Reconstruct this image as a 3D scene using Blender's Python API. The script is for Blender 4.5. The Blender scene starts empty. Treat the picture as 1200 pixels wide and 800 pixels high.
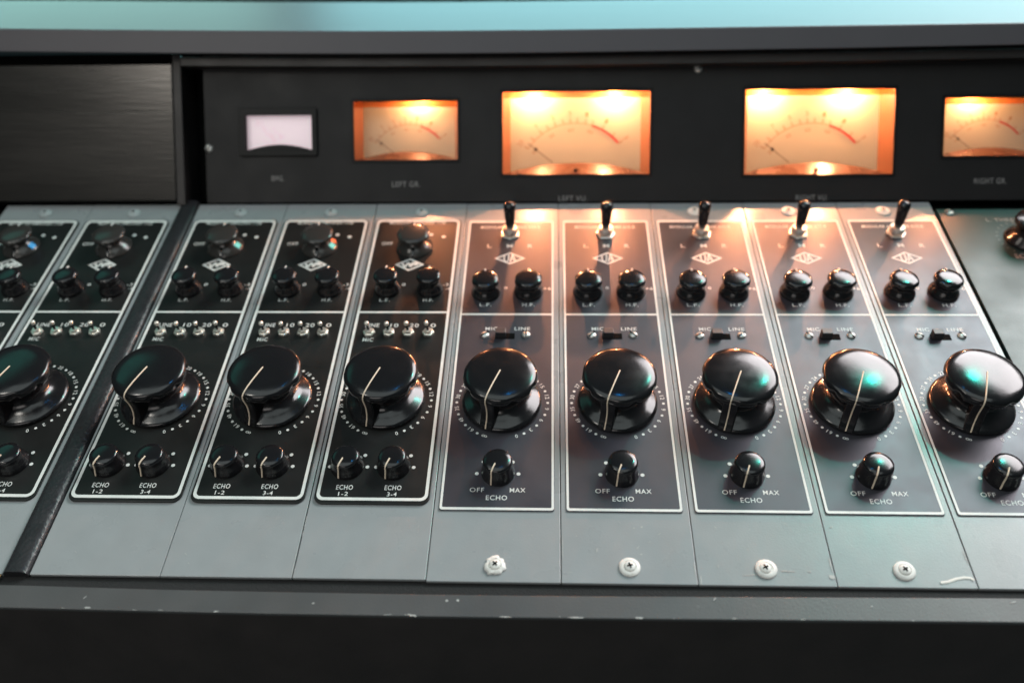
import bpy, math, random
from mathutils import Matrix, Vector
random.seed(7)
R = math.radians
SC = bpy.context.scene
COL = SC.collection

# ------------------------------------------------------------------ camera
S = 0.075                       # metres per strip width; all drawing below is in strip widths
AL = R(15)                      # slope of the desk surface
TM = R(50.5)                    # meter bridge leans this far from the desk surface
RA = Matrix.Rotation(AL, 3, 'X')
cam_pos = Vector((3.9085, -3.4186, 5.908))
rows = [(0.9991, 0.0315, -0.0275), (-0.0028, 0.7069, 0.7073), (0.0418, -0.7066, 0.7064)]
cd = bpy.data.cameras.new('camera'); cam = bpy.data.objects.new('camera', cd); COL.objects.link(cam)
rot = (RA @ Matrix(rows).transposed()).to_4x4()
cam.matrix_world = Matrix.Translation(RA @ (cam_pos * S)) @ rot
cd.sensor_fit = 'HORIZONTAL'; cd.sensor_width = 36; cd.lens = 1052.1 / 1200 * 36
cd.clip_start = 0.02; cd.clip_end = 100
cd.dof.use_dof = True; cd.dof.focus_distance = 0.558; cd.dof.aperture_fstop = 3.6; cd.dof.aperture_blades = 9
SC.camera = cam

# ------------------------------------------------------------------ world, lights, exposure
w = bpy.data.worlds.new("World"); SC.world = w; w.use_nodes = True
w.node_tree.nodes['Background'].inputs[0].default_value = (0.55, 0.8, 0.85, 1)
w.node_tree.nodes['Background'].inputs[1].default_value = 0.07
SC.view_settings.view_transform = 'Standard'; SC.view_settings.look = 'None'
SC.view_settings.exposure = 0; SC.view_settings.gamma = 1; SC.view_settings.use_curve_mapping = False
SC.cycles.use_denoising = True
SC.cycles.max_bounces = 8
SC.cycles.sample_clamp_indirect = 8

def lamp(name, loc, target, sx, sy, power, color, shape='RECTANGLE'):
    """area lamp; loc and target in desk coordinates (strip widths)"""
    l = bpy.data.lights.new(name, 'AREA'); l.shape = shape; l.size = sx
    if shape in ('RECTANGLE', 'ELLIPSE'): l.size_y = sy
    l.energy = power; l.color = color
    o = bpy.data.objects.new(name, l); COL.objects.link(o)
    a = RA @ (Vector(loc) * S); b = RA @ (Vector(target) * S)
    o.location = a; o.rotation_euler = (b - a).to_track_quat('-Z', 'Y').to_euler()
    return o
lamp('softbox_light', (23.5, 22.5, 18), (4.5, 1.5, 0), 1.8, 1.1, 92, (1, .95, .965))
lamp('added_overhead_fill', (0, -4, 27), (4, 1.5, 0), 2.4, 1.6, 16, (.90, 1, .99))  # soft overhead fill added to brighten the desk, not a known lamp
lamp('added_front_fill', (-4, -22, 13), (0, 3, 0), 1.1, 0.8, 6.5, (1, .94, .90))  # unseen fill added behind the camera to lift the front faces
lamp('added_sheen_light', (-5.2, -2.6, 12.0), (-.4, 5.4, 1.0), 0.16, 0.16, 1.6, (1, .93, .84))  # small lamp added to put a sheen on the blank plate
lamp('teal_spot_light', (15.2, 15.4, 17.4), (5, 2, 0), 0.055, 0.055, 4.4, (.0, 1, .75), 'DISK')
lamp('blue_spot_light', (5.2, 5.2, 16), (4.5, 2, 0), 0.024, 0.024, .4, (.0, .35, 1), 'DISK')
lamp('green_wash_light', (-16, 18, 17), (3, 2, 0), 0.9, 0.5, .75, (.15, 1, .8))
lamp('cyan_wall_light', (9.5, 22, -1.0), (7, 6.5, 1.5), 1.9, 0.5, 28, (.36, .93, 1))
lamp('teal_wall_light', (-9, 21, -1.0), (0, 6.5, 1.5), 0.8, 0.4, 9, (.42, .92, .84))

# ------------------------------------------------------------------ materials
def mat(name, color, rough=.5, metal=0, spec=.5, noise=0, nscale=40, rvar=0, bump=0, bscale=400, coat=0,
        emit=None, estr=0, streak=False, wear=None):
    m = bpy.data.materials.new(name); m.use_nodes = True
    nt = m.node_tree; N = nt.nodes; L = nt.links; b = N['Principled BSDF']
    b.inputs['Base Color'].default_value = (*color, 1); b.inputs['Roughness'].default_value = rough
    b.inputs['Metallic'].default_value = metal; b.inputs['Specular IOR Level'].default_value = spec
    b.inputs['Coat Weight'].default_value = coat
    if emit: b.inputs['Emission Color'].default_value = (*emit, 1); b.inputs['Emission Strength'].default_value = estr
    if noise or rvar or bump or wear:
        tc = N.new('ShaderNodeTexCoord'); geo = N.new('ShaderNodeObjectInfo'); mp = N.new('ShaderNodeMapping')
        ad = N.new('ShaderNodeVectorMath'); ad.operation = 'ADD'
        L.new(tc.outputs['Object'], ad.inputs[0]); L.new(geo.outputs['Location'], ad.inputs[1])
        L.new(ad.outputs[0], mp.inputs['Vector'])
        if streak: mp.inputs['Scale'].default_value = (1, .12, 1) if streak == 'v' else (.1, 1, 1)
        col = None
        if noise:
            n = N.new('ShaderNodeTexNoise'); n.inputs['Scale'].default_value = nscale; n.inputs['Detail'].default_value = 6
            L.new(mp.outputs[0], n.inputs['Vector'])
            mx = N.new('ShaderNodeMix'); mx.data_type = 'RGBA'
            mx.inputs['A'].default_value = (*[c * (1 - noise) for c in color], 1)
            mx.inputs['B'].default_value = (*[min(1, c * (1 + noise)) for c in color], 1)
            L.new(n.outputs['Fac'], mx.inputs['Factor']); col = mx.outputs['Result']
        if wear:                                      # rubbed patches and specks of another colour
            n = N.new('ShaderNodeTexNoise'); n.inputs['Scale'].default_value = wear[1]; n.inputs['Detail'].default_value = 9
            n.inputs['Roughness'].default_value = .72
            L.new(mp.outputs[0], n.inputs['Vector'])
            rp = N.new('ShaderNodeValToRGB'); rp.color_ramp.elements[0].position = wear[2]; rp.color_ramp.elements[1].position = wear[3]
            L.new(n.outputs['Fac'], rp.inputs[0])
            mx = N.new('ShaderNodeMix'); mx.data_type = 'RGBA'
            mx.inputs['A'].default_value = (*color, 1); mx.inputs['B'].default_value = (*wear[0], 1)
            if col: L.new(col, mx.inputs['A'])
            L.new(rp.outputs[0], mx.inputs['Factor']); col = mx.outputs['Result']
        if col: L.new(col, b.inputs['Base Color'])
        if rvar:
            n = N.new('ShaderNodeTexNoise'); n.inputs['Scale'].default_value = nscale * .6; n.inputs['Detail'].default_value = 8
            L.new(mp.outputs[0], n.inputs['Vector'])
            mr = N.new('ShaderNodeMapRange'); mr.inputs['From Min'].default_value = .3; mr.inputs['From Max'].default_value = .7
            mr.inputs['To Min'].default_value = max(.02, rough - rvar); mr.inputs['To Max'].default_value = rough + rvar
            L.new(n.outputs['Fac'], mr.inputs['Value']); L.new(mr.outputs[0], b.inputs['Roughness'])
        if bump:
            n = N.new('ShaderNodeTexNoise'); n.inputs['Scale'].default_value = bscale; n.inputs['Detail'].default_value = 3
            L.new(tc.outputs['Object'] if not streak else mp.outputs[0], n.inputs['Vector'])
            bp = N.new('ShaderNodeBump'); bp.inputs['Strength'].default_value = bump; bp.inputs['Distance'].default_value = .0005
            L.new(n.outputs['Fac'], bp.inputs['Height']); L.new(bp.outputs[0], b.inputs['Normal'])
    return m

M = {}
M['grey_paint'] = mat('grey_enamel', (.268, .284, .288), .29, noise=.10, nscale=60, rvar=.03, bump=.12, bscale=900, wear=((.3, .35, .35), 420, .70, .82))
M['black_plate'] = mat('black_anodised', (.013, .0135, .013), .42, metal=.15, noise=.25, nscale=90, rvar=.07, bump=.08, bscale=1500, spec=.35)
M['slate_plate'] = mat('slate_anodised', (.052, .051, .062), .43, metal=.5, noise=.12, nscale=90, rvar=.05, bump=.08, bscale=1500, spec=.8)
M['master_plate'] = mat('dark_teal_enamel', (.006, .022, .021), .42, noise=.2, nscale=50, rvar=.08, bump=.15, bscale=900)
M['ink'] = mat('white_ink', (.66, .67, .64), .5, noise=.12, nscale=220, wear=((.35, .36, .35), 330, .62, .8))
M['dim_ink'] = mat('faded_white_ink', (.27, .26, .25), .6)
M['bakelite'] = mat('black_bakelite', (.008, .008, .009), .185, rvar=.05, nscale=160, spec=.5, bump=.02, bscale=500, wear=((.06, .06, .058), 1300, .70, .78))
M['bakelite_rough'] = mat('worn_black_bakelite', (.03, .028, .026), .22, rvar=.05, nscale=120)
M['pointer'] = mat('cream_filled_line', (.74, .6, .46), .5, noise=.15, nscale=300)
M['steel'] = mat('nickel_plate', (.85, .80, .72), .33, metal=.8, rvar=.08, nscale=300)
M['screw'] = mat('dull_screw_metal', (.58, .57, .54), .42, metal=.75, noise=.2, nscale=400)
M['cup'] = mat('white_painted_cup_washer', (.72, .7, .66), .5, noise=.2, nscale=250, wear=((.35, .3, .2), 400, .6, .7))
M['greyscrew'] = mat('grey_painted_screw', (.42, .45, .45), .5, noise=.25, nscale=300)
M['slot'] = mat('slot_black', (.003, .003, .003), .8, spec=.05)
M['slider'] = mat('black_nylon', (.03, .03, .032), .45)
M['leather'] = mat('black_leatherette', (.018, .018, .02), .4, bump=1, bscale=420, rvar=.1, nscale=300, wear=((.07, .07, .075), 500, .6, .75))
M['bridge'] = mat('black_bridge_paint', (.0115, .0105, .0105), .55, spec=.3, noise=.2, nscale=60, bump=.25, bscale=1100, rvar=.06)
M['blank'] = mat('worn_black_blank_plate', (.020, .018, .016), .27, metal=.4, noise=.35, nscale=22, rvar=.05, streak='u', wear=((.045, .04, .036), 30, .5, .8), bump=.2, bscale=400)
M['shelf'] = mat('shelf_laminate', (.07, .062, .07), .5, noise=.08, nscale=30, bump=.06, bscale=900)
M['rail'] = mat('grey_rail_paint', (.068, .068, .068), .45, noise=.2, nscale=30, rvar=.08, bump=.2, bscale=800, wear=((.19, .19, .19), 180, .66, .78))
M['front'] = mat('black_front_vinyl', (.021, .0165, .0155), .5, noise=.25, nscale=50, bump=.35, bscale=1200, rvar=.08, wear=((.06, .05, .05), 150, .7, .8))
M['gap_fill'] = mat('black_gap', (.012, .012, .012), .9, bump=1, bscale=900, noise=.5, nscale=600)
M['wood'] = mat('bare_wood_edge', (.45, .25, .1), .6, noise=.2, nscale=80)
M['chip'] = mat('chipped_paint', (.42, .42, .40), .7, noise=.3, nscale=500)
M['tape'] = mat('glue_smear', (.62, .60, .55), .5)
M['amber'] = mat('clear_amber_moulding', (.09, .045, .022), .3, noise=.1, nscale=80)
M['shroud'] = mat('brown_meter_shroud', (.05, .03, .02), .27, spec=.3, rvar=.05, nscale=80)
M['dial'] = mat('cream_dial_card', (.29, .35, .28), .6)
M['dial_plain'] = mat('self_lit_pinkish_dial_card', (.85, .74, .78), .35, noise=.08, nscale=60, wear=((.7, .42, .5), 25, .55, .75), emit=(1, .8, .86), estr=.33)  # faint glow added to brighten the card of the unlit meter
M['black'] = mat('black_plastic', (.007, .007, .007), .45, spec=.2)
M['red'] = mat('red_scale_ink', (.30, .006, .006), .5)
M['brown_ink'] = mat('brown_scale_ink', (.20, .15, .08), .6)
M['bulb'] = mat('lit_bulb', (.8, .5, .2), .4, emit=(1, .345, .15), estr=9500)
M['bulb_small'] = mat('lit_small_bulb', (.8, .5, .2), .4, emit=(1, .345, .15), estr=4200)
M['glint_blue'] = mat('blue_glint', (.0, .32, .75), .4)  # colours of light glints on the filter knobs, painted on solid blocks
M['glint_teal'] = mat('turquoise_glint', (.03, .55, .48), .4)
M['glint_orange'] = mat('orange_glint', (.75, .12, .02), .4)
M['wall'] = mat('dark_room_wall', (.03, .05, .055), .7, noise=.3, nscale=3)
def glass():
    m = bpy.data.materials.new('meter_glass'); m.use_nodes = True; nt = m.node_tree; N = nt.nodes; L = nt.links
    N.remove(N['Principled BSDF']); o = N['Material Output']
    t = N.new('ShaderNodeBsdfTransparent'); g = N.new('ShaderNodeBsdfGlossy'); g.inputs['Roughness'].default_value = .06
    f = N.new('ShaderNodeFresnel'); f.inputs['IOR'].default_value = 1.45; mx = N.new('ShaderNodeMixShader')
    L.new(f.outputs[0], mx.inputs[0]); L.new(t.outputs[0], mx.inputs[1]); L.new(g.outputs[0], mx.inputs[2]); L.new(mx.outputs[0], o.inputs['Surface'])
    return m
M['glass'] = glass()
def amber_film():
    m = bpy.data.materials.new('translucent_amber_plastic'); m.use_nodes = True; nt = m.node_tree; N = nt.nodes; L = nt.links
    N.remove(N['Principled BSDF']); o = N['Material Output']
    t = N.new('ShaderNodeBsdfTransparent'); t.inputs[0].default_value = (.85, .45, .2, 1)
    g = N.new('ShaderNodeBsdfTranslucent'); g.inputs[0].default_value = (.12, .04, .01, 1); mx = N.new('ShaderNodeMixShader')
    mx.inputs[0].default_value = .55
    L.new(t.outputs[0], mx.inputs[1]); L.new(g.outputs[0], mx.inputs[2]); L.new(mx.outputs[0], o.inputs['Surface'])
    return m
M['film'] = amber_film()

# ------------------------------------------------------------------ mesh helpers
_tc = {}
def glyphs(s, bold):
    bold = min(bold, .006)
    k = (s, bold)
    if k not in _tc:
        c = bpy.data.curves.new('t', 'FONT'); c.body = s; c.offset = bold; c.space_character = 1.12; c.resolution_u = 3
        o = bpy.data.objects.new('t', c); COL.objects.link(o)
        bpy.context.view_layer.update()
        me = bpy.data.meshes.new_from_object(o.evaluated_get(bpy.context.evaluated_depsgraph_get()))
        vs = [v.co.copy() for v in me.vertices]; fs = [tuple(p.vertices) for p in me.polygons]
        bpy.data.objects.remove(o); bpy.data.curves.remove(c); bpy.data.meshes.remove(me)
        x0 = min(v.x for v in vs); x1 = max(v.x for v in vs)
        _tc[k] = (vs, fs, x0, x1)
    return _tc[k]

class MB:
    def __init__(s): s.v = []; s.f = []
    def add(s, vs, fs):
        n = len(s.v); s.v += [tuple(v) for v in vs]; s.f += [tuple(i + n for i in f) for f in fs]; return s
    def box(s, x0, x1, y0, y1, z0, z1):
        return s.add([(x, y, z) for z in (z0, z1) for y in (y0, y1) for x in (x0, x1)],
                     [(0, 2, 3, 1), (4, 5, 7, 6), (0, 1, 5, 4), (2, 6, 7, 3), (0, 4, 6, 2), (1, 3, 7, 5)])
    def prism(s, pts, z0, z1):
        n = len(pts)
        return s.add([(x, y, z0) for x, y in pts] + [(x, y, z1) for x, y in pts],
                     [tuple(range(n - 1, -1, -1)), tuple(range(n, 2 * n))] + [(i, (i + 1) % n, n + (i + 1) % n, n + i) for i in range(n)])
    def ring(s, outer, inner, z0, z1):
        n = len(outer); vs = [(x, y, z) for z in (z0, z1) for P in (outer, inner) for x, y in P]
        fs = []
        for i in range(n):
            j = (i + 1) % n
            fs += [(2 * n + i, 2 * n + j, 3 * n + j, 3 * n + i), (i, j, 2 * n + j, 2 * n + i), (n + j, n + i, 3 * n + i, 3 * n + j)]
        return s.add(vs, fs)
    def lathe(s, prof, n=48, mod=None, c=(0, 0, 0)):
        vs = []; fs = []
        for r, z in prof:
            for i in range(n):
                a = 2 * math.pi * i / n; q = r * (mod(a, z) if mod else 1)
                vs.append((c[0] + q * math.cos(a), c[1] + q * math.sin(a), c[2] + z))
        for k in range(len(prof) - 1):
            for i in range(n):
                j = (i + 1) % n; fs.append((k * n + i, k * n + j, (k + 1) * n + j, (k + 1) * n + i))
        fs.append(tuple(range(n - 1, -1, -1))); m = (len(prof) - 1) * n; fs.append(tuple(range(m, m + n)))
        return s.add(vs, fs)
    def tube(s, pts, r, n=8):
        pts = [Vector(p) for p in pts]; vs = []; fs = []
        for i, p in enumerate(pts):
            t = (pts[min(i + 1, len(pts) - 1)] - pts[max(i - 1, 0)]).normalized()
            a = t.cross(Vector((0.3, .2, 1)).normalized())
            a = a.normalized(); b = t.cross(a)
            for k in range(n):
                g = 2 * math.pi * k / n; vs.append(p + a * (r * math.cos(g)) + b * (r * math.sin(g)))
        for i in range(len(pts) - 1):
            for k in range(n):
                j = (k + 1) % n; fs.append((i * n + k, i * n + j, (i + 1) * n + j, (i + 1) * n + k))
        fs.append(tuple(range(n))); m = (len(pts) - 1) * n; fs.append(tuple(range(m + n - 1, m - 1, -1)))
        return s.add(vs, fs)
    def disc(s, x, y, r, z, n=14):
        return s.add([(x + r * math.cos(2 * math.pi * i / n), y + r * math.sin(2 * math.pi * i / n), z) for i in range(n)], [tuple(range(n))])
    def text(s, t, cx, cy, h, wd, z, ang=0, bold=.03):
        vs, fs, x0, x1 = glyphs(t, bold); kx = wd / (x1 - x0); ky = h / .70
        ca, sa = math.cos(ang), math.sin(ang); out = []
        for v in vs:
            x = (v.x - (x0 + x1) / 2) * kx; y = (v.y - .35) * ky
            out.append((cx + x * ca - y * sa, cy + x * sa + y * ca, z))
        return s.add(out, fs)
    def build(s, name, m, parent=None, smooth=False, bevel=0, seg=2, z=0):
        me = bpy.data.meshes.new(name); me.from_pydata([(a * S, b * S, (c + z) * S) for a, b, c in s.v], [], s.f); me.update()
        me.materials.append(M[m] if isinstance(m, str) else m)
        o = bpy.data.objects.new(name, me); COL.objects.link(o); o.parent = parent
        if smooth:
            me.shade_smooth(); me.set_sharp_from_angle(angle=R(smooth if smooth is not True else 40))
        if bevel:
            b = o.modifiers.new('bevel', 'BEVEL'); b.width = bevel * S; b.segments = seg; b.limit_method = 'ANGLE'; b.angle_limit = R(40)
        return o

def rrect(x0, x1, y0, y1, r, n=6):
    P = []
    for cx, cy, a0 in ((x1 - r, y0 + r, -90), (x1 - r, y1 - r, 0), (x0 + r, y1 - r, 90), (x0 + r, y0 + r, 180)):
        for i in range(n + 1):
            a = R(a0 + 90 * i / n); P.append((cx + r * math.cos(a), cy + r * math.sin(a)))
    return P
def empty(name, loc, rx, label, cat, group=None):
    o = bpy.data.objects.new(name, None); COL.objects.link(o); o.empty_display_size = .02
    o.location = loc; o.rotation_euler = (rx, 0, 0); o['label'] = label; o['category'] = cat
    if group: o['group'] = group
    return o
def desk(u, v, z=0): return RA @ (Vector((u, v, z)) * S)
def shift(o, x, y, z=0): o.location = (x * S, y * S, z * S); return o

# ------------------------------------------------------------------ knobs (parts; local origin on the plate)
PA = R(-111)
def radial_bar(mb, prof, hw, ang):
    """a fin: profile of (r, z) in the radial plane, extruded by half width hw"""
    c, s_ = math.cos(ang), math.sin(ang); n = len(prof)
    vs = [(r * c - t * s_, r * s_ + t * c, z) for t in (-hw, hw) for r, z in prof]
    mb.add(vs, [tuple(range(n)), tuple(range(2 * n - 1, n - 1, -1))] + [((i + 1) % n, i, n + i, n + (i + 1) % n) for i in range(n)])
def pol(r, z, ang, t=0): return (r * math.cos(ang) - t * math.sin(ang), r * math.sin(ang) + t * math.cos(ang), z)

def flutes(n, z0, z1, d, ph=0):
    def f(a, z):
        if z < z0 or z > z1: k = 0
        else: k = math.sin(math.pi * (z - z0) / (z1 - z0)) ** .6
        c = max(0, math.cos(n * (a - ph))) ** 1.5
        return 1 - d * k * c
    return f
def fader_knob(parent, x, y, ang=PA):
    mb = MB()
    P = [(.343, .015), (.347, .03), (.343, .042), (.32, .055), (.27, .075), (.225, .10), (.20, .13), (.192, .165), (.198, .20), (.225, .235),
         (.265, .26), (.295, .285), (.311, .31), (.3165, .335), (.316, .355), (.309, .372), (.296, .384), (.27, .3945), (.225, .4035), (.17, .4095), (.11, .413), (.05, .4147), (.01, .415)]
    mb.lathe(P, 108, flutes(9, .20, .365, .08, R(12)))
    o = shift(mb.build('fader_knob', 'bakelite', parent, 50), x, y)
    fin = MB()
    radial_bar(fin, [(.12, .02), (.346, .02), (.344, .048), (.325, .075), (.306, .13), (.297, .19), (.298, .25), (.308, .30), (.305, .335), (.12, .335)], .062, ang)
    f = fin.build('pointer_fin', 'bakelite', o, 50, bevel=.012)
    ln = MB()
    path = [(.0, .417), (.06, .4162), (.12, .4142), (.18, .4102), (.23, .4042), (.27, .3962), (.298, .3855), (.312, .37), (.319, .352), (.319, .325), (.312, .29),
            (.304, .25), (.301, .20), (.306, .15), (.318, .10), (.335, .07), (.349, .04)]
    ln.tube([pol(r, z, ang) for r, z in path], .0064, 8)
    ln.build('pointer_line', 'pointer', o, True)
    return o
def small_knob(parent, name, x, y, kind, ang, mark='short'):
    mb = MB()
    if kind == 'eq':      # waisted equaliser knob of the slate strips
        P = [(.132, .0), (.136, .012), (.134, .03), (.126, .05), (.112, .075), (.102, .095), (.104, .115), (.117, .135), (.127, .152), (.1275, .17), (.122, .187), (.108, .197), (.07, .204), (.01, .206)]
        md = flutes(8, .09, .195, .07); path = [(.085, .205), (.11, .2), (.124, .19), (.130, .172)]
    elif kind == 'eqb':
        P = [(.118, .0), (.121, .012), (.119, .03), (.110, .055), (.097, .085), (.092, .11), (.096, .135), (.106, .158), (.112, .175), (.1125, .19), (.107, .203), (.095, .211), (.06, .216), (.01, .218)]
        md = flutes(8, .10, .21, .06); path = [(.075, .2165), (.097, .2125), (.109, .204), (.1145, .188)]
    elif kind == 'skirt':
        P = [(.172, .0), (.176, .01), (.172, .022), (.13, .06), (.105, .085), (.095, .105), (.105, .125), (.135, .142), (.152, .158), (.156, .172), (.154, .186), (.142, .197), (.10, .205), (.01, .208)]
        md = flutes(9, .10, .2, .06); path = [(.10, .206), (.138, .2), (.154, .188), (.159, .172)]
    elif kind == 'echo':
        P = [(.137, .0), (.139, .01), (.138, .03), (.130, .07), (.1225, .11), (.1205, .13), (.1205, .15), (.116, .165), (.103, .174), (.07, .180), (.01, .182)]
        md = flutes(7, .0, .12, .035, R(20)); path = [(.045, .183), (.08, .1805), (.105, .1745), (.118, .165), (.1235, .15), (.1235, .13), (.126, .10), (.134, .06), (.141, .02)]
    else:                 # echo knob of the black strips
        P = [(.125, .0), (.127, .01), (.126, .03), (.117, .06), (.108, .09), (.1055, .11), (.1055, .125), (.101, .14), (.09, .148), (.06, .153), (.01, .155)]
        md = flutes(7, .0, .10, .035, R(20)); path = [(.03, .156), (.065, .1545), (.09, .1495), (.103, .14), (.1085, .125), (.1085, .105), (.114, .075), (.124, .04), (.129, .02)]
    kk = {'eq': 1.07, 'eqb': 1.09, 'skirt': 1.09, 'echob': 1.1}.get(kind, 1)
    P = [(r * kk, z) for r, z in P]; path = [(r * kk + .001, z) for r, z in path]
    mb.lathe(P, 72, md)
    o = shift(mb.build(name, 'bakelite_rough' if kind == 'skirt' else 'bakelite', parent, 50), x, y)
    if kind == 'eq' or kind == 'eqb' or kind == 'skirt':   # raised ribs down the skirt
        rb = MB(); r1 = P[0][0]
        radial_bar(rb, [(.05, .01), (r1 + .003, .01), (r1 - .002, .035), (.105 if kind == 'eq' else .095, .1), (.05, .1)], .017, ang + math.pi)
        rb.build('pointer_fin', 'bakelite', o, 50, bevel=.004)
    ln = MB(); ln.tube([pol(r, z, ang) for r, z in path], .0068 if 'echo' not in kind else .0066, 8)
    ln.build('pointer_line', 'ink' if kind in ('eq', 'eqb', 'skirt') else 'pointer', o, True)
    return o
def hexa(r, ph=0, n=6): return [(r * math.cos(R(ph) + 2 * math.pi * i / n), r * math.sin(R(ph) + 2 * math.pi * i / n)) for i in range(n)]
def mini_toggle(parent, x, y, ph, tilt):
    r = bpy.data.objects.new('toggle_switch', None); COL.objects.link(r); r.parent = parent; shift(r, x, y); r.empty_display_size = .01
    MB().prism(hexa(.058, ph), 0, .03).build('nut', 'steel', r, bevel=.007)
    MB().lathe([(.036, .02), (.036, .045), (.033, .05), (.012, .05)], 24).build('bushing', 'steel', r, 40)
    a, b = tilt
    MB().tube([(0, 0, .035), (a * .5, b * .5, .07), (a, b, .105)], .0125, 12).build('lever', 'bakelite', r, True)
    m = MB(); m.lathe([(.009, -.022), (.017, -.016), (.022, -.004), (.022, .007), (.016, .017), (.006, .021)], 16, c=(a * 1.08, b * 1.08, .112)); m.build('lever_tip', 'steel', r, True)
    return r
def bat_toggle(parent, x, y, ph, tilt):
    r = bpy.data.objects.new('toggle_switch', None); COL.objects.link(r); r.parent = parent; shift(r, x, y); r.empty_display_size = .01
    MB().prism(hexa(.106, ph), 0, .022).build('nut', 'steel', r, bevel=.014)
    MB().lathe([(.075, .04), (.075, .085), (.07, .094), (.02, .094)], 32).build('bushing', 'steel', r, 40)
    a, b = tilt
    m = MB(); prof = [(.03, 0), (.04, .03), (.048, .07), (.054, .14), (.06, .21), (.064, .26), (.061, .29), (.046, .313), (.012, .322)]
    m.lathe(prof, 28)
    m.v = [(p[0] + a * p[2], p[1] + b * p[2], p[2] + .08) for p in m.v]
    m.build('lever', 'bakelite', r, 60)
    return r
def slot_screw(parent, x, y, r, ang, mt='screw', name='screw'):
    o = shift(MB().lathe([(r, 0), (r, .008), (r * .8, .018), (r * .3, .023), (r * .05, .024)], 24).build(name, mt, parent, 50), x, y)
    m = MB(); c, s_ = math.cos(ang), math.sin(ang); h = r * .13; l = r * .93
    m.prism([(l * c - h * s_, l * s_ + h * c), (-l * c - h * s_, -l * s_ + h * c), (-l * c + h * s_, -l * s_ - h * c), (l * c + h * s_, l * s_ - h * c)][::-1], .012, .0255)
    m.build('slot', 'slot', o); return o
def cup_screw(parent, x, y, r, seed, ragged=False, dx=0, mt='cup'):
    rnd = random.Random(seed)
    n = 40; ph = [rnd.uniform(0, 6.28) for _ in range(4)]
    md = (lambda a, z: 1 + (.06 * math.sin(3 * a + ph[0]) + .05 * math.sin(7 * a + ph[1]) + .05 * math.sin(11 * a + ph[2]))) if ragged else (lambda a, z: 1 + .012 * math.sin(2 * a + ph[0]))
    o = shift(MB().lathe([(r, 0), (r, .007), (r * .93, .016), (r * .62, .02), (r * .58, .014), (r * .05, .013)], n, md).build('cup_washer', mt, parent, 50), x, y)
    q = r * .56
    h = MB().lathe([(q, .012), (q, .02), (q * .8, .029), (q * .3, .034), (q * .05, .035)], 24).build('screw_head', mt, o, 50); shift(h, dx, 0)
    m = MB(); a = rnd.uniform(.3, 1.2)
    for g in (a, a + math.pi / 2):
        c, s_ = math.cos(g), math.sin(g); l = q * .48; t = q * .13
        m.prism([(l * c - t * s_, l * s_ + t * c), (-l * c - t * s_, -l * s_ + t * c), (-l * c + t * s_, -l * s_ - t * c), (l * c + t * s_, l * s_ - t * c)][::-1], .02, .0362 + (.0006 if g > a else 0))
    m.build('cross_slot', 'slot', o).location = (dx * S, 0, 0)
    return o
def scuffs(parent, items, zz, name='paint_scuffs', mt='chip'):
    """ragged little paint chips: (x, y, length, width, angle)"""
    m = MB()
    for k, (x, y, l, wd, a) in enumerate(items):
        rnd = random.Random(int(x * 997 + y * 331)); n = 9; top = []; bot = []
        c, s_ = math.cos(a), math.sin(a)
        for i in range(n):
            t = i / (n - 1) * 2 - 1; e = math.sqrt(max(0, 1 - t * t)) + .05
            top.append((t * l / 2, wd / 2 * e * rnd.uniform(.4, 1.2))); bot.append((t * l / 2, -wd / 2 * e * rnd.uniform(.4, 1.2)))
        P = [(x + px * c - py * s_, y + px * s_ + py * c) for px, py in bot + top[::-1]]
        m.add([(px, py, zz + k * 2e-5) for px, py in P], [(i, i + 1, 2 * n - 2 - i, 2 * n - 1 - i) for i in range(n - 1)])
    return m.build(name, mt, parent)

DIAL = ['0', '3', '6', '9', '12', '15', '18', '20', '21', '22', '24', '27', '30', '35', '48', '61']
def dial_scale(L, cx, cy, z):
    for i, t in enumerate(DIAL):
        a = R(-70 + 20 * i); L.text(t, cx + .396 * math.cos(a), cy + .396 * math.sin(a), .036, .022 if len(t) == 1 else .046, z, a - math.pi / 2)
        a += R(10); L.disc(cx + .396 * math.cos(a), cy + .396 * math.sin(a), .0125, z, 12)
    a = R(250); L.text('8', cx + .396 * math.cos(a), cy + .396 * math.sin(a), .05, .024, z, a, .0)
def emblem(L, x, y, hw, hh, z, t=.018, style=0):
    """open diamond with the two interlocked letters"""
    o = [(x - hw, y), (x, y - hh), (x + hw, y), (x, y + hh)]
    k = 1 - t * math.hypot(1 / hw, 1 / hh)
    i = [(x + (a - x) * k, y + (b - y) * k) for a, b in o]
    L.ring(o, i, z - .0005, z)
    def seg(x0, y0, x1, y1, q=.0065):
        d = math.hypot(x1 - x0, y1 - y0); nx, ny = -(y1 - y0) / d * q, (x1 - x0) / d * q
        L.add([(x + x0 + nx, y + y0 + ny, z + 2e-4), (x + x0 - nx, y + y0 - ny, z + 2e-4), (x + x1 - nx, y + y1 - ny, z + 2e-4), (x + x1 + nx, y + y1 + ny, z + 2e-4)], [(0, 1, 2, 3)])
    s1 = hh * .62
    if style == 0:
        seg(-.058, s1, -.058, -s1 * .45); seg(-.058, -s1 * .45, -.044, -s1 * .85); seg(-.044, -s1 * .85, -.026, -s1 * .85); seg(-.026, -s1 * .85, -.012, -s1 * .45); seg(-.012, -s1 * .45, -.012, s1)
        seg(.004, -s1, .028, s1); seg(.028, s1, .06, -s1); seg(.014, -s1 * .25, .044, -s1 * .25)
    else:
        seg(-.075, .02, -.045, -s1 * .7, .012); seg(-.045, -s1 * .7, -.015, s1 * .6, .012); seg(-.015, s1 * .6, .015, -s1 * .6, .012)
        seg(.015, -s1 * .6, .03, s1 * .6, .012); seg(.03, s1 * .5, .08, s1 * .2, .012); seg(.03, 0, .09, 0, .01)

VTOP, VBOT = 4.635, 0.004
ZP = .03
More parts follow.
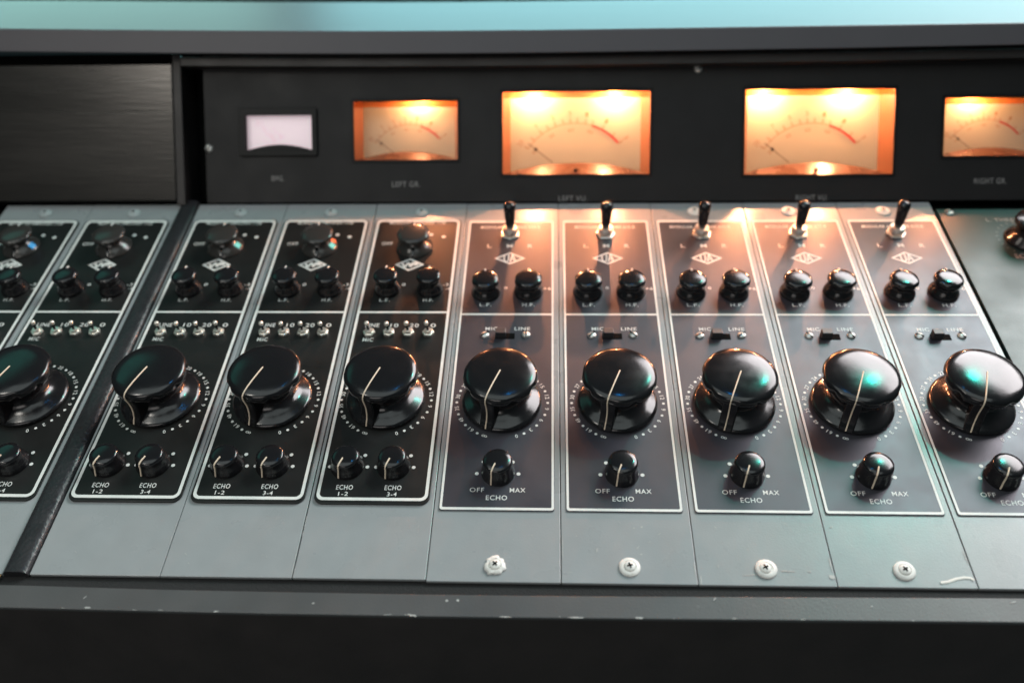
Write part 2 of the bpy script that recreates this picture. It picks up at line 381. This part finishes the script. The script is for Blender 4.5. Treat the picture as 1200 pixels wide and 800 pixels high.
# ------------------------------------------------------------------ channel strips
def strip_base(name, u, label, group, vbot=VBOT, vtop=VTOP, gap=.0035):
    t = empty(name, desk(u, 0), AL, label, 'channel strip', group)
    q = random.Random(int(u * 10 + 99)); MB().box(gap + q.uniform(-.0015, .002), 1 - gap - q.uniform(-.0015, .002), vbot, vtop, -.03, q.uniform(-.003, 0)).build('faceplate', 'grey_paint', t, bevel=.004)
    return t
def black_strip(u, label, seed, glints=()):
    rnd = random.Random(seed)
    t = strip_base('channel_strip', u, label, 'black faced channel strips', VBOT)
    x0, x1, y0, y1 = .062, .934, .70, 4.31
    MB().prism(rrect(x0 - .028, x1 + .028, y0 - .045, y1 + .03, .075), 0.0005, .018).build('label_plate', 'black_plate', t, bevel=.004)
    z = .0195; L = MB()
    L.ring(rrect(x0 - .012, x1 + .012, y0 - .014, y1 + .018, .06), rrect(x0 + .013, x1 - .013, y0 + .014, y1 - .018, .04), z - .001, z)
    L.box(x0 + .01, x1 - .01, 2.855, 2.878, z - .001, z)
    L.build('border_line', 'ink', t)
    T = MB(); T.text('MODULAR AMPLIFIER 1108', .49, 4.27, .045, .60, z, 0, .02); T.build('title_lettering', 'ink', t)
    T = MB(); T.text('OFF', .205, 3.918, .045, .115, z)
    for x, y in ((.655, 4.067), (.79, 4.03)): T.disc(x, y, .022, z)
    T.build('filter_lettering', 'ink', t)
    T = MB(); T.text('L.F.', .293, 3.04, .04, .1, z); T.text('0', .455, 3.27, .04, .035, z); T.build('low_frequency_lettering', 'ink', t)
    T = MB(); T.text('H.F.', .722, 3.04, .04, .1, z); T.text('-3', .875, 3.27, .04, .055, z); T.text('-6', .905, 3.21, .035, .05, z); T.build('high_frequency_lettering', 'ink', t)
    T = MB(); T.text('LINE', .225, 2.685, .05, .13, z); T.text('10', .435, 2.685, .05, .075, z); T.text('20', .625, 2.685, .05, .085, z); T.text('0', .805, 2.685, .05, .05, z)
    T.text('MIC', .21, 2.492, .048, .1, z); T.build('switch_lettering', 'ink', t)
    for cx, kx, a, b in ((.258, .258, 'ECHO', '1-2'), (.65, .639, 'ECHO', '3-4')):
        T = MB(); T.text(a, cx + .008, .812, .045, .135, z); T.text(b, cx + .006, .749, .038, .078, z)
        for an, r in ((180, .147), (0, .163), (43, .175)):
            T.disc(kx + r * math.cos(R(an)), 1.015 + r * math.sin(R(an)), .016, z)
        T.build('echo_lettering', 'ink', t)
    T = MB(); dial_scale(T, .482, 1.742, z); T.build('dial_scale', 'ink', t)
    E = MB(); emblem(E, .479, 3.575, .152, .098, z + .0003, .02, 1); E.build('diamond_emblem', 'ink', t)
    p = bpy.data.objects.new
    fk = fader_knob(t, .48, 1.742, PA + R(rnd.uniform(-1.5, 1.5))); fk.location.z = .018 * S
    for o in (small_knob(t, 'echo_knob', .258, 1.02, 'echob', R(-113 + rnd.uniform(-3, 3))), small_knob(t, 'echo_knob', .639, 1.02, 'echob', R(-113 + rnd.uniform(-3, 3))),
              small_knob(t, 'equalizer_knob', .304, 3.19, 'eqb', R(90)), small_knob(t, 'equalizer_knob', .729, 3.19, 'eqb', R(90)),
              small_knob(t, 'filter_knob', .505, 3.86, 'skirt', R(90))):
        o.location.z = .018 * S
    fo = o
    for an, r_, mt in glints:  # reflected glints on the knob skirt, put in as bright coloured blocks
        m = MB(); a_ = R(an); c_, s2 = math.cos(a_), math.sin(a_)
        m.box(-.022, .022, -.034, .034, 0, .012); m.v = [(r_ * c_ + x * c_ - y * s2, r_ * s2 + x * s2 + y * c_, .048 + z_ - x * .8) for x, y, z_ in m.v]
        m.build('painted_glint', mt, fo, bevel=.004)
    rs = [(rnd.uniform(.05, .95), rnd.uniform(.08, .6), rnd.uniform(.01, .035), rnd.uniform(.003, .006), rnd.uniform(0, 3)) for _ in range(4)] + [(rnd.choice((.008, .992)), rnd.uniform(.05, .6), rnd.uniform(.02, .12), .004, 1.57) for _ in range(4)]
    scuffs(t, rs, .0012)
    for k, x in enumerate((.21, .397, .581, .77)):
        o = mini_toggle(t, x, 2.575, rnd.uniform(0, 60), (-.012, .018 + rnd.uniform(-.006, .006))); o.location.z = .018 * S
    cup_screw(t, .51, 4.475, .066, seed, False, 0, 'greyscrew')
    return t
def slate_strip(u, label, seed, title='MODULAR AMPLIFIER 610-B', ragged=False, screwdx=0, scr=(), smear=None, top_screw=True):
    rnd = random.Random(seed)
    t = strip_base('channel_strip', u, label, 'slate faced channel strips', -.006)
    x0, x1, y0, y1 = .056, .937, .628, 4.297
    MB().prism(rrect(x0 - .014, x1 + .014, y0 - .018, y1 + .016, .02, 3), 0.0005, .009).build('label_plate', 'slate_plate', t, bevel=.003)
    z = .0105; L = MB()
    L.ring(rrect(x0 - .01, x1 + .01, y0 - .012, y1 + .014, .022, 3), rrect(x0 + .009, x1 - .009, y0 + .011, y1 - .014, .012, 3), z - .001, z)
    L.box(x0 + .008, x1 - .008, 2.838, 2.86, z - .001, z)
    L.build('border_line', 'ink', t)
    T = MB(); T.text(title, .49, 4.2, .042, .63, z, 0, .02); T.build('title_lettering', 'ink', t)
    T = MB()
    for s_, x in (('L', .283), ('M', .493), ('R', .705)): T.text(s_, x, 3.885, .055, .048 if s_ != 'M' else .062, z)
    T.build('toggle_lettering', 'ink', t)
    T = MB(); T.text('L.F.', .287, 2.985, .045, .115, z); T.text('0', .475, 3.23, .035, .03, z); T.build('low_frequency_lettering', 'ink', t)
    T = MB(); T.text('H.F.', .703, 2.985, .045, .12, z); T.text('+6', .885, 3.22, .042, .075, z); T.build('high_frequency_lettering', 'ink', t)
    T = MB(); T.text('MIC', .36, 2.652, .042, .112, z); T.text('LINE', .652, 2.652, .042, .145, z); T.build('switch_lettering', 'ink', t)
    T = MB(); T.text('OFF', .332, .806, .042, .115, z); T.text('MAX', .657, .806, .042, .125, z); T.text('ECHO', .492, .732, .045, .168, z)
    for a in (0, 45, 90, 135, 180): T.disc(.491 + .169 * math.cos(R(a)), .965 + .169 * math.sin(R(a)), .0165, z)
    T.build('echo_lettering', 'ink', t)
    T = MB(); dial_scale(T, .498, 1.728, z); T.build('dial_scale', 'ink', t)
    E = MB(); emblem(E, .50, 3.685, .158, .095, z + .0003, .017, 0); E.build('diamond_emblem', 'ink', t)
    zl = .009 * S
    for o in (fader_knob(t, .496, 1.728, PA + R(rnd.uniform(-1.5, 1.5))), small_knob(t, 'echo_knob', .495, .975, 'echo', R(-112 + rnd.uniform(-4, 4))),
              small_knob(t, 'equalizer_knob', .285, 3.16, 'eq', R(90 + rnd.uniform(-4, 4))), small_knob(t, 'equalizer_knob', .702, 3.165, 'eq', R(90 + rnd.uniform(-4, 4))),
              bat_toggle(t, .492, 4.08, rnd.uniform(0, 60), (rnd.uniform(-.02, .02), .03)),
              slot_screw(t, .304, 2.565, .041, rnd.uniform(0, 3)), slot_screw(t, .689, 2.568, .041, rnd.uniform(0, 3))):
        o.location.z = zl
    sw = bpy.data.objects.new('slide_switch', None); COL.objects.link(sw); sw.parent = t; sw.location = (.493 * S, 2.553 * S, zl); sw.empty_display_size = .01
    MB().box(-.09, .09, -.036, .036, 0.0003, .004).build('slot', 'slot', sw)
    MB().box(-.088, .008, -.034, .034, .002, .078).build('slider', 'slider', sw, bevel=.006)
    cup_screw(t, .507, .128, .08, seed, ragged, screwdx)
    if top_screw: cup_screw(t, .465, 4.475, .072, seed + 5, False, 0, 'cup')
    scr = list(scr) + [(rnd.uniform(.05, .95), rnd.uniform(.05, .55), rnd.uniform(.008, .03), rnd.uniform(.003, .005), rnd.uniform(0, 3)) for _ in range(4)] + [(rnd.choice((.008, .992)), rnd.uniform(.05, 4.5), rnd.uniform(.03, .15), .004, 1.57) for _ in range(7)]
    scuffs(t, scr, .0012)
    if smear:
        m = MB(); m.tube(smear, .011, 6); m.v = [(x, y, .0015 + (z - .002) * .25) for x, y, z in m.v]; o = m.build('glue_smear', 'tape', t, True)
    return t

black_strip(-2.20, 'black-faced channel strip cut off by the left edge of the picture', 1, [(-12, .15, 'glint_blue')])
black_strip(-1.20, 'black-faced channel strip directly left of the leatherette divider', 2)
black_strip(0, 'black-faced channel strip directly right of the leatherette divider', 3, [(-12, .15, 'glint_teal')])
black_strip(1, 'middle one of the three black-faced channel strips between divider and slate strips', 4, [(-16, .15, 'glint_teal'), (14, .15, 'glint_orange')])
black_strip(2, 'black-faced channel strip next to the first slate strip, catching orange meter light', 5)
slate_strip(3, 'slate-faced channel strip next to the black-faced ones, ragged washer', 11, ragged=True, top_screw=False)
slate_strip(4, 'slate-faced channel strip with clean round washer, second from the black-faced ones', 12, top_screw=False,
            scr=[(.58, .30, .03, .009, .9), (.62, .48, .02, .012, .3), (.45, .52, .03, .006, 2.3), (.56, .47, .015, .01, 0), (.27, .27, .045, .011, 1.4), (.6, .24, .02, .012, .2), (.985, .12, .13, .008, 1.57), (.75, .42, .03, .005, .6), (.012, .30, .22, .006, 1.57)])
slate_strip(5, 'middle of the five slate-faced channel strips, small bottom screw off centre in smeared washer', 13, screwdx=-.008,
            scr=[(.16, .15, .035, .008, 1.5), (.66, .115, .1, .012, -.05), (.82, .115, .03, .01, 0), (.975, .07, .035, .05, 1.2), (.985, .17, .12, .012, 1.6), (.39, .08, .14, .005, .05), (.02, .03, .08, .01, 1.5)])
slate_strip(6, 'slate-faced channel strip with white glue smear at its bottom right corner', 14,
            scr=[(.06, .50, .025, .013, 0), (.985, .25, .12, .01, 1.65)], smear=[(.74, .035, .004), (.8, .045, .004), (.86, .068, .004), (.92, .08, .004), (.965, .078, .004), (.985, .06, .004)])
slate_strip(7, 'rightmost slate-faced channel strip, beside the dark teal master panel', 15)

# ------------------------------------------------------------------ master panel on the right
mp_ = empty('master_panel', desk(8.03, 0), AL, 'dark teal master panel with worn knob at the right edge', 'control panel')
MB().box(.0, 3.2, -.02, 4.50, -.03, .004).build('faceplate', 'master_plate', mp_, bevel=.004)
T = MB(); z = .0065
T.text('L. THRESH.', .66, 4.31, .05, .40, z); T.text('ECHO', .66, 3.72, .07, .22, z); T.text('0', .66, 3.45, .06, .05, z); T.text('2', .69, 3.33, .05, .05, z)
for k in range(12):
    a = R(95 + 15 * k); T.box(0, 0, 0, 0, 0, 0); T.add([(.74 + r * math.cos(a + d), 4.0 + r * math.sin(a + d), z) for r, d in ((.25, -.012), (.275, -.012), (.275, .012), (.25, .012))], [(0, 1, 2, 3)])
T.build('lettering', 'dim_ink', mp_)
o = MB().lathe([(.20, 0), (.205, .015), (.195, .04), (.14, .09), (.125, .13), (.135, .17), (.165, .20), (.175, .23), (.165, .26), (.11, .275), (.01, .28)], 72, flutes(8, .12, .26, .07)).build('threshold_knob', 'bakelite', mp_, 50)
shift(o, .74, 3.98, .004)
m = MB(); m.tube([pol(r, z_, R(-60)) for r, z_ in ((.05, .281), (.11, .278), (.16, .266), (.178, .235), (.168, .20), (.165, .1), (.19, .05), (.207, .02))], .008); m.build('pointer_line', 'ink', o, True)
shift(slot_screw(mp_, .12, 4.44, .045, .4), .12, 4.44, .004)

# ------------------------------------------------------------------ cabinet
cab = empty('console_cabinet', desk(0, 0), AL, 'black cabinet of the mixing console with shelf, meter bridge and padded front rail', 'mixing console')
P0 = Vector((0, 4.65, 0)); DN = Vector((0, -math.sin(TM), math.cos(TM))); DD = Vector((0, math.cos(TM), math.sin(TM)))
def mp(u, s, z=0):
    p = P0 + DN * z + DD * s; return (u, p.y, p.z)
def interp(x, t):
    for (a, b), (c, d) in zip(t, t[1:]):
        if x <= c or (c, d) == t[-1]: return b + (d - b) * (x - a) / (c - a)
US = [-8, -5, -3.5, -2, -1, 0, 1, 2, 3, 4, 5, 6, 7, 8, 9, 10.5, 12, 15]
TOPT = [(-8, 1.95), (-2, 1.851), (-.137, 1.812), (1.7, 1.782), (3.5, 1.77), (5.3, 1.776), (7, 1.782), (8.76, 1.788), (15, 1.80)]
BOTT = [(-8, 1.70), (-2, 1.609), (-.146, 1.572), (1.7, 1.545), (3.5, 1.535), (5.3, 1.542), (7, 1.55), (8.77, 1.566), (15, 1.60)]
def sweep(sec, us=US):
    """sec(u) gives the closed cross-section at u"""
    m = MB(); n = len(sec(0)); vs = []; fs = []
    for u in us: vs += sec(u)
    for i in range(len(us) - 1):
        for k in range(n):
            j = (k + 1) % n; fs.append((i * n + k, (i + 1) * n + k, (i + 1) * n + j, i * n + j))
    fs.append(tuple(range(n))); fs.append(tuple(range(len(vs) - 1, len(vs) - n - 1, -1)))
    return m.add(vs, fs)
def back_(p, L, dz=0):   # go L strip widths straight back (horizontal in the room)
    return (p[0], p[1] + L * math.cos(AL) + dz * math.sin(AL), p[2] - L * math.sin(AL) + dz * math.cos(AL))
def shelf_sec(u):
    a = mp(u, interp(u, TOPT), .3); b = mp(u, interp(u, BOTT), .3)
    return [a, b, back_(b, 2.0, .03), back_(a, 1.78)]
sweep(shelf_sec).build('top_shelf', 'shelf', cab, bevel=.012)
# header strip under the shelf and the dark gap
m = MB()
def head_sec(u):
    a = interp(u, BOTT)
    return [mp(u, a - .002, .16), mp(u, a - .10, .16), mp(u, a - .10, -.02), mp(u, a - .002, -.02)]
sweep(head_sec, [-.104 + 0] + [u for u in US if u >= 0]).build('header_strip', 'front', cab, bevel=.008)
# meter bridge panel with window openings
WIN = [(.545, 1.285, .575, .965), (1.752, 2.893, .472, 1.11), (3.39, 4.991, .308, 1.196), (6.014, 7.60, .296, 1.20), (8.128, 9.268, .48, 1.095)]
m = MB(); xs = [.085]
for a, b, c, d in WIN:
    m.box(xs[-1], a, .012, 1.62, -.04, 0); m.box(a, b, .012, c, -.04, 0); m.box(a, b, d, 1.62, -.04, 0); xs.append(b)
m.box(xs[-1], 15, .012, 1.62, -.04, 0)
def onbridge(m): m.v = [tuple(Vector((v[0], 0, 0)) + P0 + DD * v[1] + DN * v[2]) for v in m.v]; return m
onbridge(m).build('meter_bridge', 'bridge', cab)
onbridge(MB().box(-.10, .085, -.2, 1.62, -.34, -.30)).build('groove_back', 'slot', cab)
onbridge(MB().box(-.22, -.125, -.02, 1.60, -.34, .10)).build('divider_post', 'front', cab, bevel=.01)
onbridge(MB().box(-8, -.228, .03, 1.515, .02, .085)).build('blank_plate', 'blank', cab, bevel=.012)
onbridge(MB().box(-8, -.22, -.0, 1.62, -.06, .0)).build('bridge_backing', 'slot', cab)
onbridge(MB().box(-8, 15, -.35, 1.72, -.44, -.38)).build('added_light_stop', 'slot', cab)  # unseen sheet added to stop cyan light leaking through the groove
# lettering under the meters
T = MB()
for s_, x, y, wd in (('BMG.', .89, .278, .14), ('LEFT GR.', 2.32, .208, .31), ('LEFT VU.', 4.16, .045, .31), ('RIGHT VU.', 6.75, .045, .34), ('RIGHT GR.', 8.64, .214, .34)):
    T.text(s_, x, y, .058, wd, .002, 0, .0)
onbridge(T).build('lettering', 'dim_ink', cab)
def bridge_screw(u, s_, z=0):
    o = slot_screw(cab, 0, 0, .045, random.uniform(0, 3)); o.location = Vector(mp(u, s_, z)) * S; o.rotation_euler = (TM, 0, 0)
bridge_screw(.125, .609); bridge_screw(5.50, 1.42)
# padded leatherette divider between the strip groups
m = MB(); prof = [(-.197, -.04), (-.197, .012), (-.180, .03), (-.145, .04), (-.06, .04), (-.025, .032), (-.006, .012), (-.006, -.04)]
n = len(prof); vs = [(x, y, z) for y in (.0, 4.66) for x, z in prof]
m.add(vs, [tuple(range(n)), tuple(range(2 * n - 1, n - 1, -1))] + [((i + 1) % n, i, n + i, n + (i + 1) % n) for i in range(n)])
m.build('padded_divider', 'leather', cab, 50)
# front rail: black strip in the gap, grey rail, black front
RT = [(-8, -.05), (-.185, -.083), (1.1, -.105), (2.4, -.112), (3.64, -.113), (4.87, -.10), (6.09, -.087), (7.3, -.074), (15, -.05)]
RB = [(-8, -.24), (-.1, -.269), (1.17, -.282), (2.42, -.288), (3.65, -.287), (4.86, -.28), (6.05, -.272), (7.2, -.265), (15, -.24)]
sweep(lambda u: [(u, .05, -.05), (u, .05, -.12), (u, interp(u, RT) - .01, -.12), (u, interp(u, RT) - .01, -.012)][::-1]).build('black_gap_strip', 'gap_fill', cab)
sweep(lambda u: [(u, interp(u, RT), -.004), (u, interp(u, RT), -.3), (u, interp(u, RB), -.3), (u, interp(u, RB), 0)][::-1]).build('front_rail', 'rail', cab, bevel=.006)
def front_sec(u):
    a = (u, interp(u, RB) + .004, -.014); b = (u, a[1] - .02, -.05)
    c = back_(a, .02, -5); e = back_(a, .8, -5); f = back_(a, .8, -.2)
    return [a, back_(a, 0, -.02), c, e, f]
sweep(front_sec).build('front_panel', 'front', cab)
MB().box(-8, 15, -.02, 4.66, -.5, -.08).build('chassis', 'slot', cab)
MB().add([(-.225, -.01, .004), (-.205, -.005, .004), (-.235, -.085, .004), (-.262, -.085, .004)], [(0, 3, 2, 1)]).build('bare_wood_chip', 'wood', cab)
rnd = random.Random(5)
items = [(.55, -.262, .05, .012, 0), (1.5, -.276, .03, .012, .1), (2.93, -.282, .07, .02, -.2), (3.6, -.283, .1, .008, 0), (4.1, -.28, .12, .01, 0), (3.0 + .25, -.16, .02, .02, 0), (3.17, -.165, .02, .018, 0),
         (5.1, -.12, .03, .008, .8), (4.55, -.276, .06, .014, 0), (6.2, -.16, .02, .008, 0), (7.2, -.11, .05, .01, .2), (2.2, -.2, .02, .01, .3), (.5, -.18, .03, .008, 1)]
for k in range(22): u = rnd.uniform(-.2, 8.5); items.append((u, interp(u, RB) + rnd.uniform(.004, .010), rnd.uniform(.006, .04), rnd.uniform(.003, .006), rnd.uniform(-.1, .1)))
scuffs(cab, items, .0008, 'rail_chips')

# ------------------------------------------------------------------ meters
def meter(name, label, cat, w4, big, bulbs, lit=True, group=None, needle=None):
    a, b, c, d = w4; W = b - a; H = d - c; cx = (a + b) / 2
    t = empty(name, RA @ (Vector(mp(cx, c, 0)) * S), AL + TM, label, cat, group)
    h = W / 2; D = .22
    e = .004
    if lit:
        k = MB()
        P = [(-h, 0), (h, 0), (h, H), (-h, H)]; ins = .075 if big else .05
        # moulding: side walls narrowing to the dial, roof housing set above the opening
        Q = [(-h + ins, .02), (h - ins, .02), (h - ins, H - .07), (-h + ins, H - .07)]
        k.add([(-h, 0, -e), (-h + ins, 0, -.25), (-h + ins, H + .06, -.25), (-h, H + .12, -e)], [(0, 1, 2, 3)])
        k.add([(h, 0, -e), (h - ins, 0, -.25), (h - ins, H + .06, -.25), (h, H + .12, -e)], [(3, 2, 1, 0)])
        k.add([(-h, 0, -e), (h, 0, -e), (h - ins, .0, -.25), (-h + ins, .0, -.25)], [(0, 1, 2, 3)])
        k.build('moulding', 'amber', t)
        MB().box(-h - .03, h + .03, H + .12, H + .15, -.32, -.041).build('lamp_house', 'amber', t)
        MB().box(-h - .06, -h - .03, -.05, H + .15, -.32, -.041).box(h + .03, h + .06, -.05, H + .15, -.32, -.041).box(-h - .03, h + .03, -.05, -.02, -.32, -.041).box(-h - .06, h + .06, -.05, H + .15, -.35, -.32).build('case', 'black', t)
        # diffuser lip hanging in front of the bulbs: the orange band across the top of the window
        MB().add([(-h + .004, H - .068, -.016), (h - .004, H - .068, -.016), (h - .004, H - .001, -.016), (-h + .004, H - .001, -.016)], [(0, 1, 2, 3)]).build('upper_band', 'film', t)
        MB().box(-h + ins * .3, h - ins * .3, 0, H + .1, -.28, -.262).build('dial_card', 'dial', t)
        zz = -.258
    else:
        MB().ring(rrect(-h - .075, h + .06, -.055, H + .075, .02), rrect(-h, h, 0, H, .01), -.03, .035).build('bezel', 'black', t, bevel=.006)
        MB().box(-h - .03, h + .03, -.03, H + .03, -.07, -.06).build('dial_card', 'dial_plain', t)
        MB().box(-h - .06, h + .06, -.06, H + .06, -.3, -.08).build('case', 'black', t)
        zz = -.058
    k_ = W / 1.6; cy = -.05 * k_; rr = .63 * k_
    m = MB(); tk = MB()
    def arc(mb, a0, a1, r0, r1, z, n=20):
        for i in range(n):
            q = [R(a0 + (a1 - a0) * j / n) for j in (i, i + 1)]
            mb.add([(r0 * math.cos(q[0]), cy + r0 * math.sin(q[0]), z), (r1 * math.cos(q[0]), cy + r1 * math.sin(q[0]), z), (r1 * math.cos(q[1]), cy + r1 * math.sin(q[1]), z), (r0 * math.cos(q[1]), cy + r0 * math.sin(q[1]), z)], [(0, 1, 2, 3)])
    if lit:
        arc(tk, 146, 73, rr, rr + .008 * k_, zz)
        for i, (an, s_) in enumerate(zip((146, 136, 126, 118, 110, 102, 95, 88, 80, 73, 62, 50, 40), ('20', '10', '7', '6', '5', '4', '3', '2', '1', '0', '1', '2', '3'))):
            a_ = R(an); arc(tk, an - .5, an + .5, rr, rr + .06 * k_, zz + .0004, 1)
            if i % 2 == 0: tk.text(s_, (rr + .11 * k_) * math.cos(a_), cy + (rr + .11 * k_) * math.sin(a_), .055 * k_, .035 * k_ * len(s_), zz, a_ - math.pi / 2, 0)
            if i % 3 == 0 and i < 11: tk.text(str(i * 10), (rr - .07 * k_) * math.cos(a_), cy + (rr - .07 * k_) * math.sin(a_), .04 * k_, .03 * k_ * len(str(i * 10)), zz, a_ - math.pi / 2, 0)
        tk.build('scale_marks', 'brown_ink', t)
        arc(m, 73, 41, rr - .012 * k_, rr + .014 * k_, zz + .001); m.build('red_zone', 'red', t)
        an = R(142); nd = MB()
        nd.tube([(.32 * k_ * math.cos(an), cy + .32 * k_ * math.sin(an), -.235), (rr * 1.06 * math.cos(an), cy + rr * 1.06 * math.sin(an), -.235)], .004 * k_, 6)
        nd.lathe([(.006, -.003), (.02 * k_, 0), (.006, .003)], 12, c=(.56 * k_ * math.cos(an), cy + .56 * k_ * math.sin(an), -.235))
        nd.build('needle', 'black', t)
        # arched lower shroud
        n = 20; top = [(-h + .06 + (2 * h - .12) * i / n, .03 + .105 * k_ * math.sin(math.pi * i / n) ** .8) for i in range(n + 1)]
        poly = [(-h + .004, .002), (h - .004, .002)] + top[::-1]
        sh = MB(); f_ = [(-h + .004 + (2 * h - .008) * i / n, .002, -.022) for i in range(n + 1)]; b_ = [(x, y, -.16) for x, y in top]
        sh.add(f_ + b_, [(i, i + 1, n + 2 + i, n + 1 + i) for i in range(n)]); sh.build('lower_shroud', 'shroud', t, True)
        MB().ring(rrect(-h - .028, h + .028, -.028, H + .028, .01, 2), rrect(-h, h, 0, H, .006, 2), -.01, .012).build('bezel', 'black', t, bevel=.004)
        if big: MB().lathe([(.022, -.07), (.022, -.03), (.015, -.026), (.002, -.025)], 20, c=(0, .05, 0)).build('zero_screw', 'black', t, True)
    else:
        n = 16; top = [(-h + (2 * h) * i / n, .012 + .06 * math.sin(math.pi * i / n)) for i in range(n + 1)]
        MB().prism([(-h, -.02), (h, -.02)] + top[::-1], -.05, -.01).build('lower_shroud', 'black', t)
    g = MB().add([(-h, 0, -.006), (h, 0, -.006), (h, H, -.006), (-h, H, -.006)], [(0, 1, 2, 3)]); g.build('glass', 'glass', t)
    for u_, s_ in bulbs:
        MB().lathe([(.004, -.03), (.018, -.024), (.028, -.008), (.028, .008), (.018, .024), (.004, .03)], 16, c=(u_ - cx, s_ + .09, -.205)).build('bulb', 'bulb' if big else 'bulb_small', t, True)
    return t
H1 = .888
meter('background_meter', 'small pale pinkish meter in a thick black frame, above the BMG lettering', 'meter', WIN[0], False, [], False)
meter('gain_meter', 'smaller glowing orange meter left of the large left meter', 'meter', WIN[1], False, [(2.45, .655)], group='smaller gain meters')
meter('volume_meter', 'large glowing orange meter near the centre, above LEFT VU lettering', 'volume meter', WIN[2], True, [(3.725, .905), (4.63, .905)], group='large volume meters')
meter('volume_meter', 'large glowing orange meter further right, above RIGHT VU lettering', 'volume meter', WIN[3], True, [(6.26, .92), (7.17, .92)], group='large volume meters')
meter('gain_meter', 'smaller glowing orange meter cut off by the right edge of the picture', 'meter', WIN[4], False, [(8.5, .63)], group='smaller gain meters')

# ------------------------------------------------------------------ the dark room behind the shelf
def struct(name, mb, m):
    o = mb.build(name, m); o['kind'] = 'structure'; return o
struct('wall', MB().box(-40, 50, 60, 61, -14, 45), 'wall')
struct('floor', MB().box(-40, 50, -30, 60, -14.2, -14), 'wall')
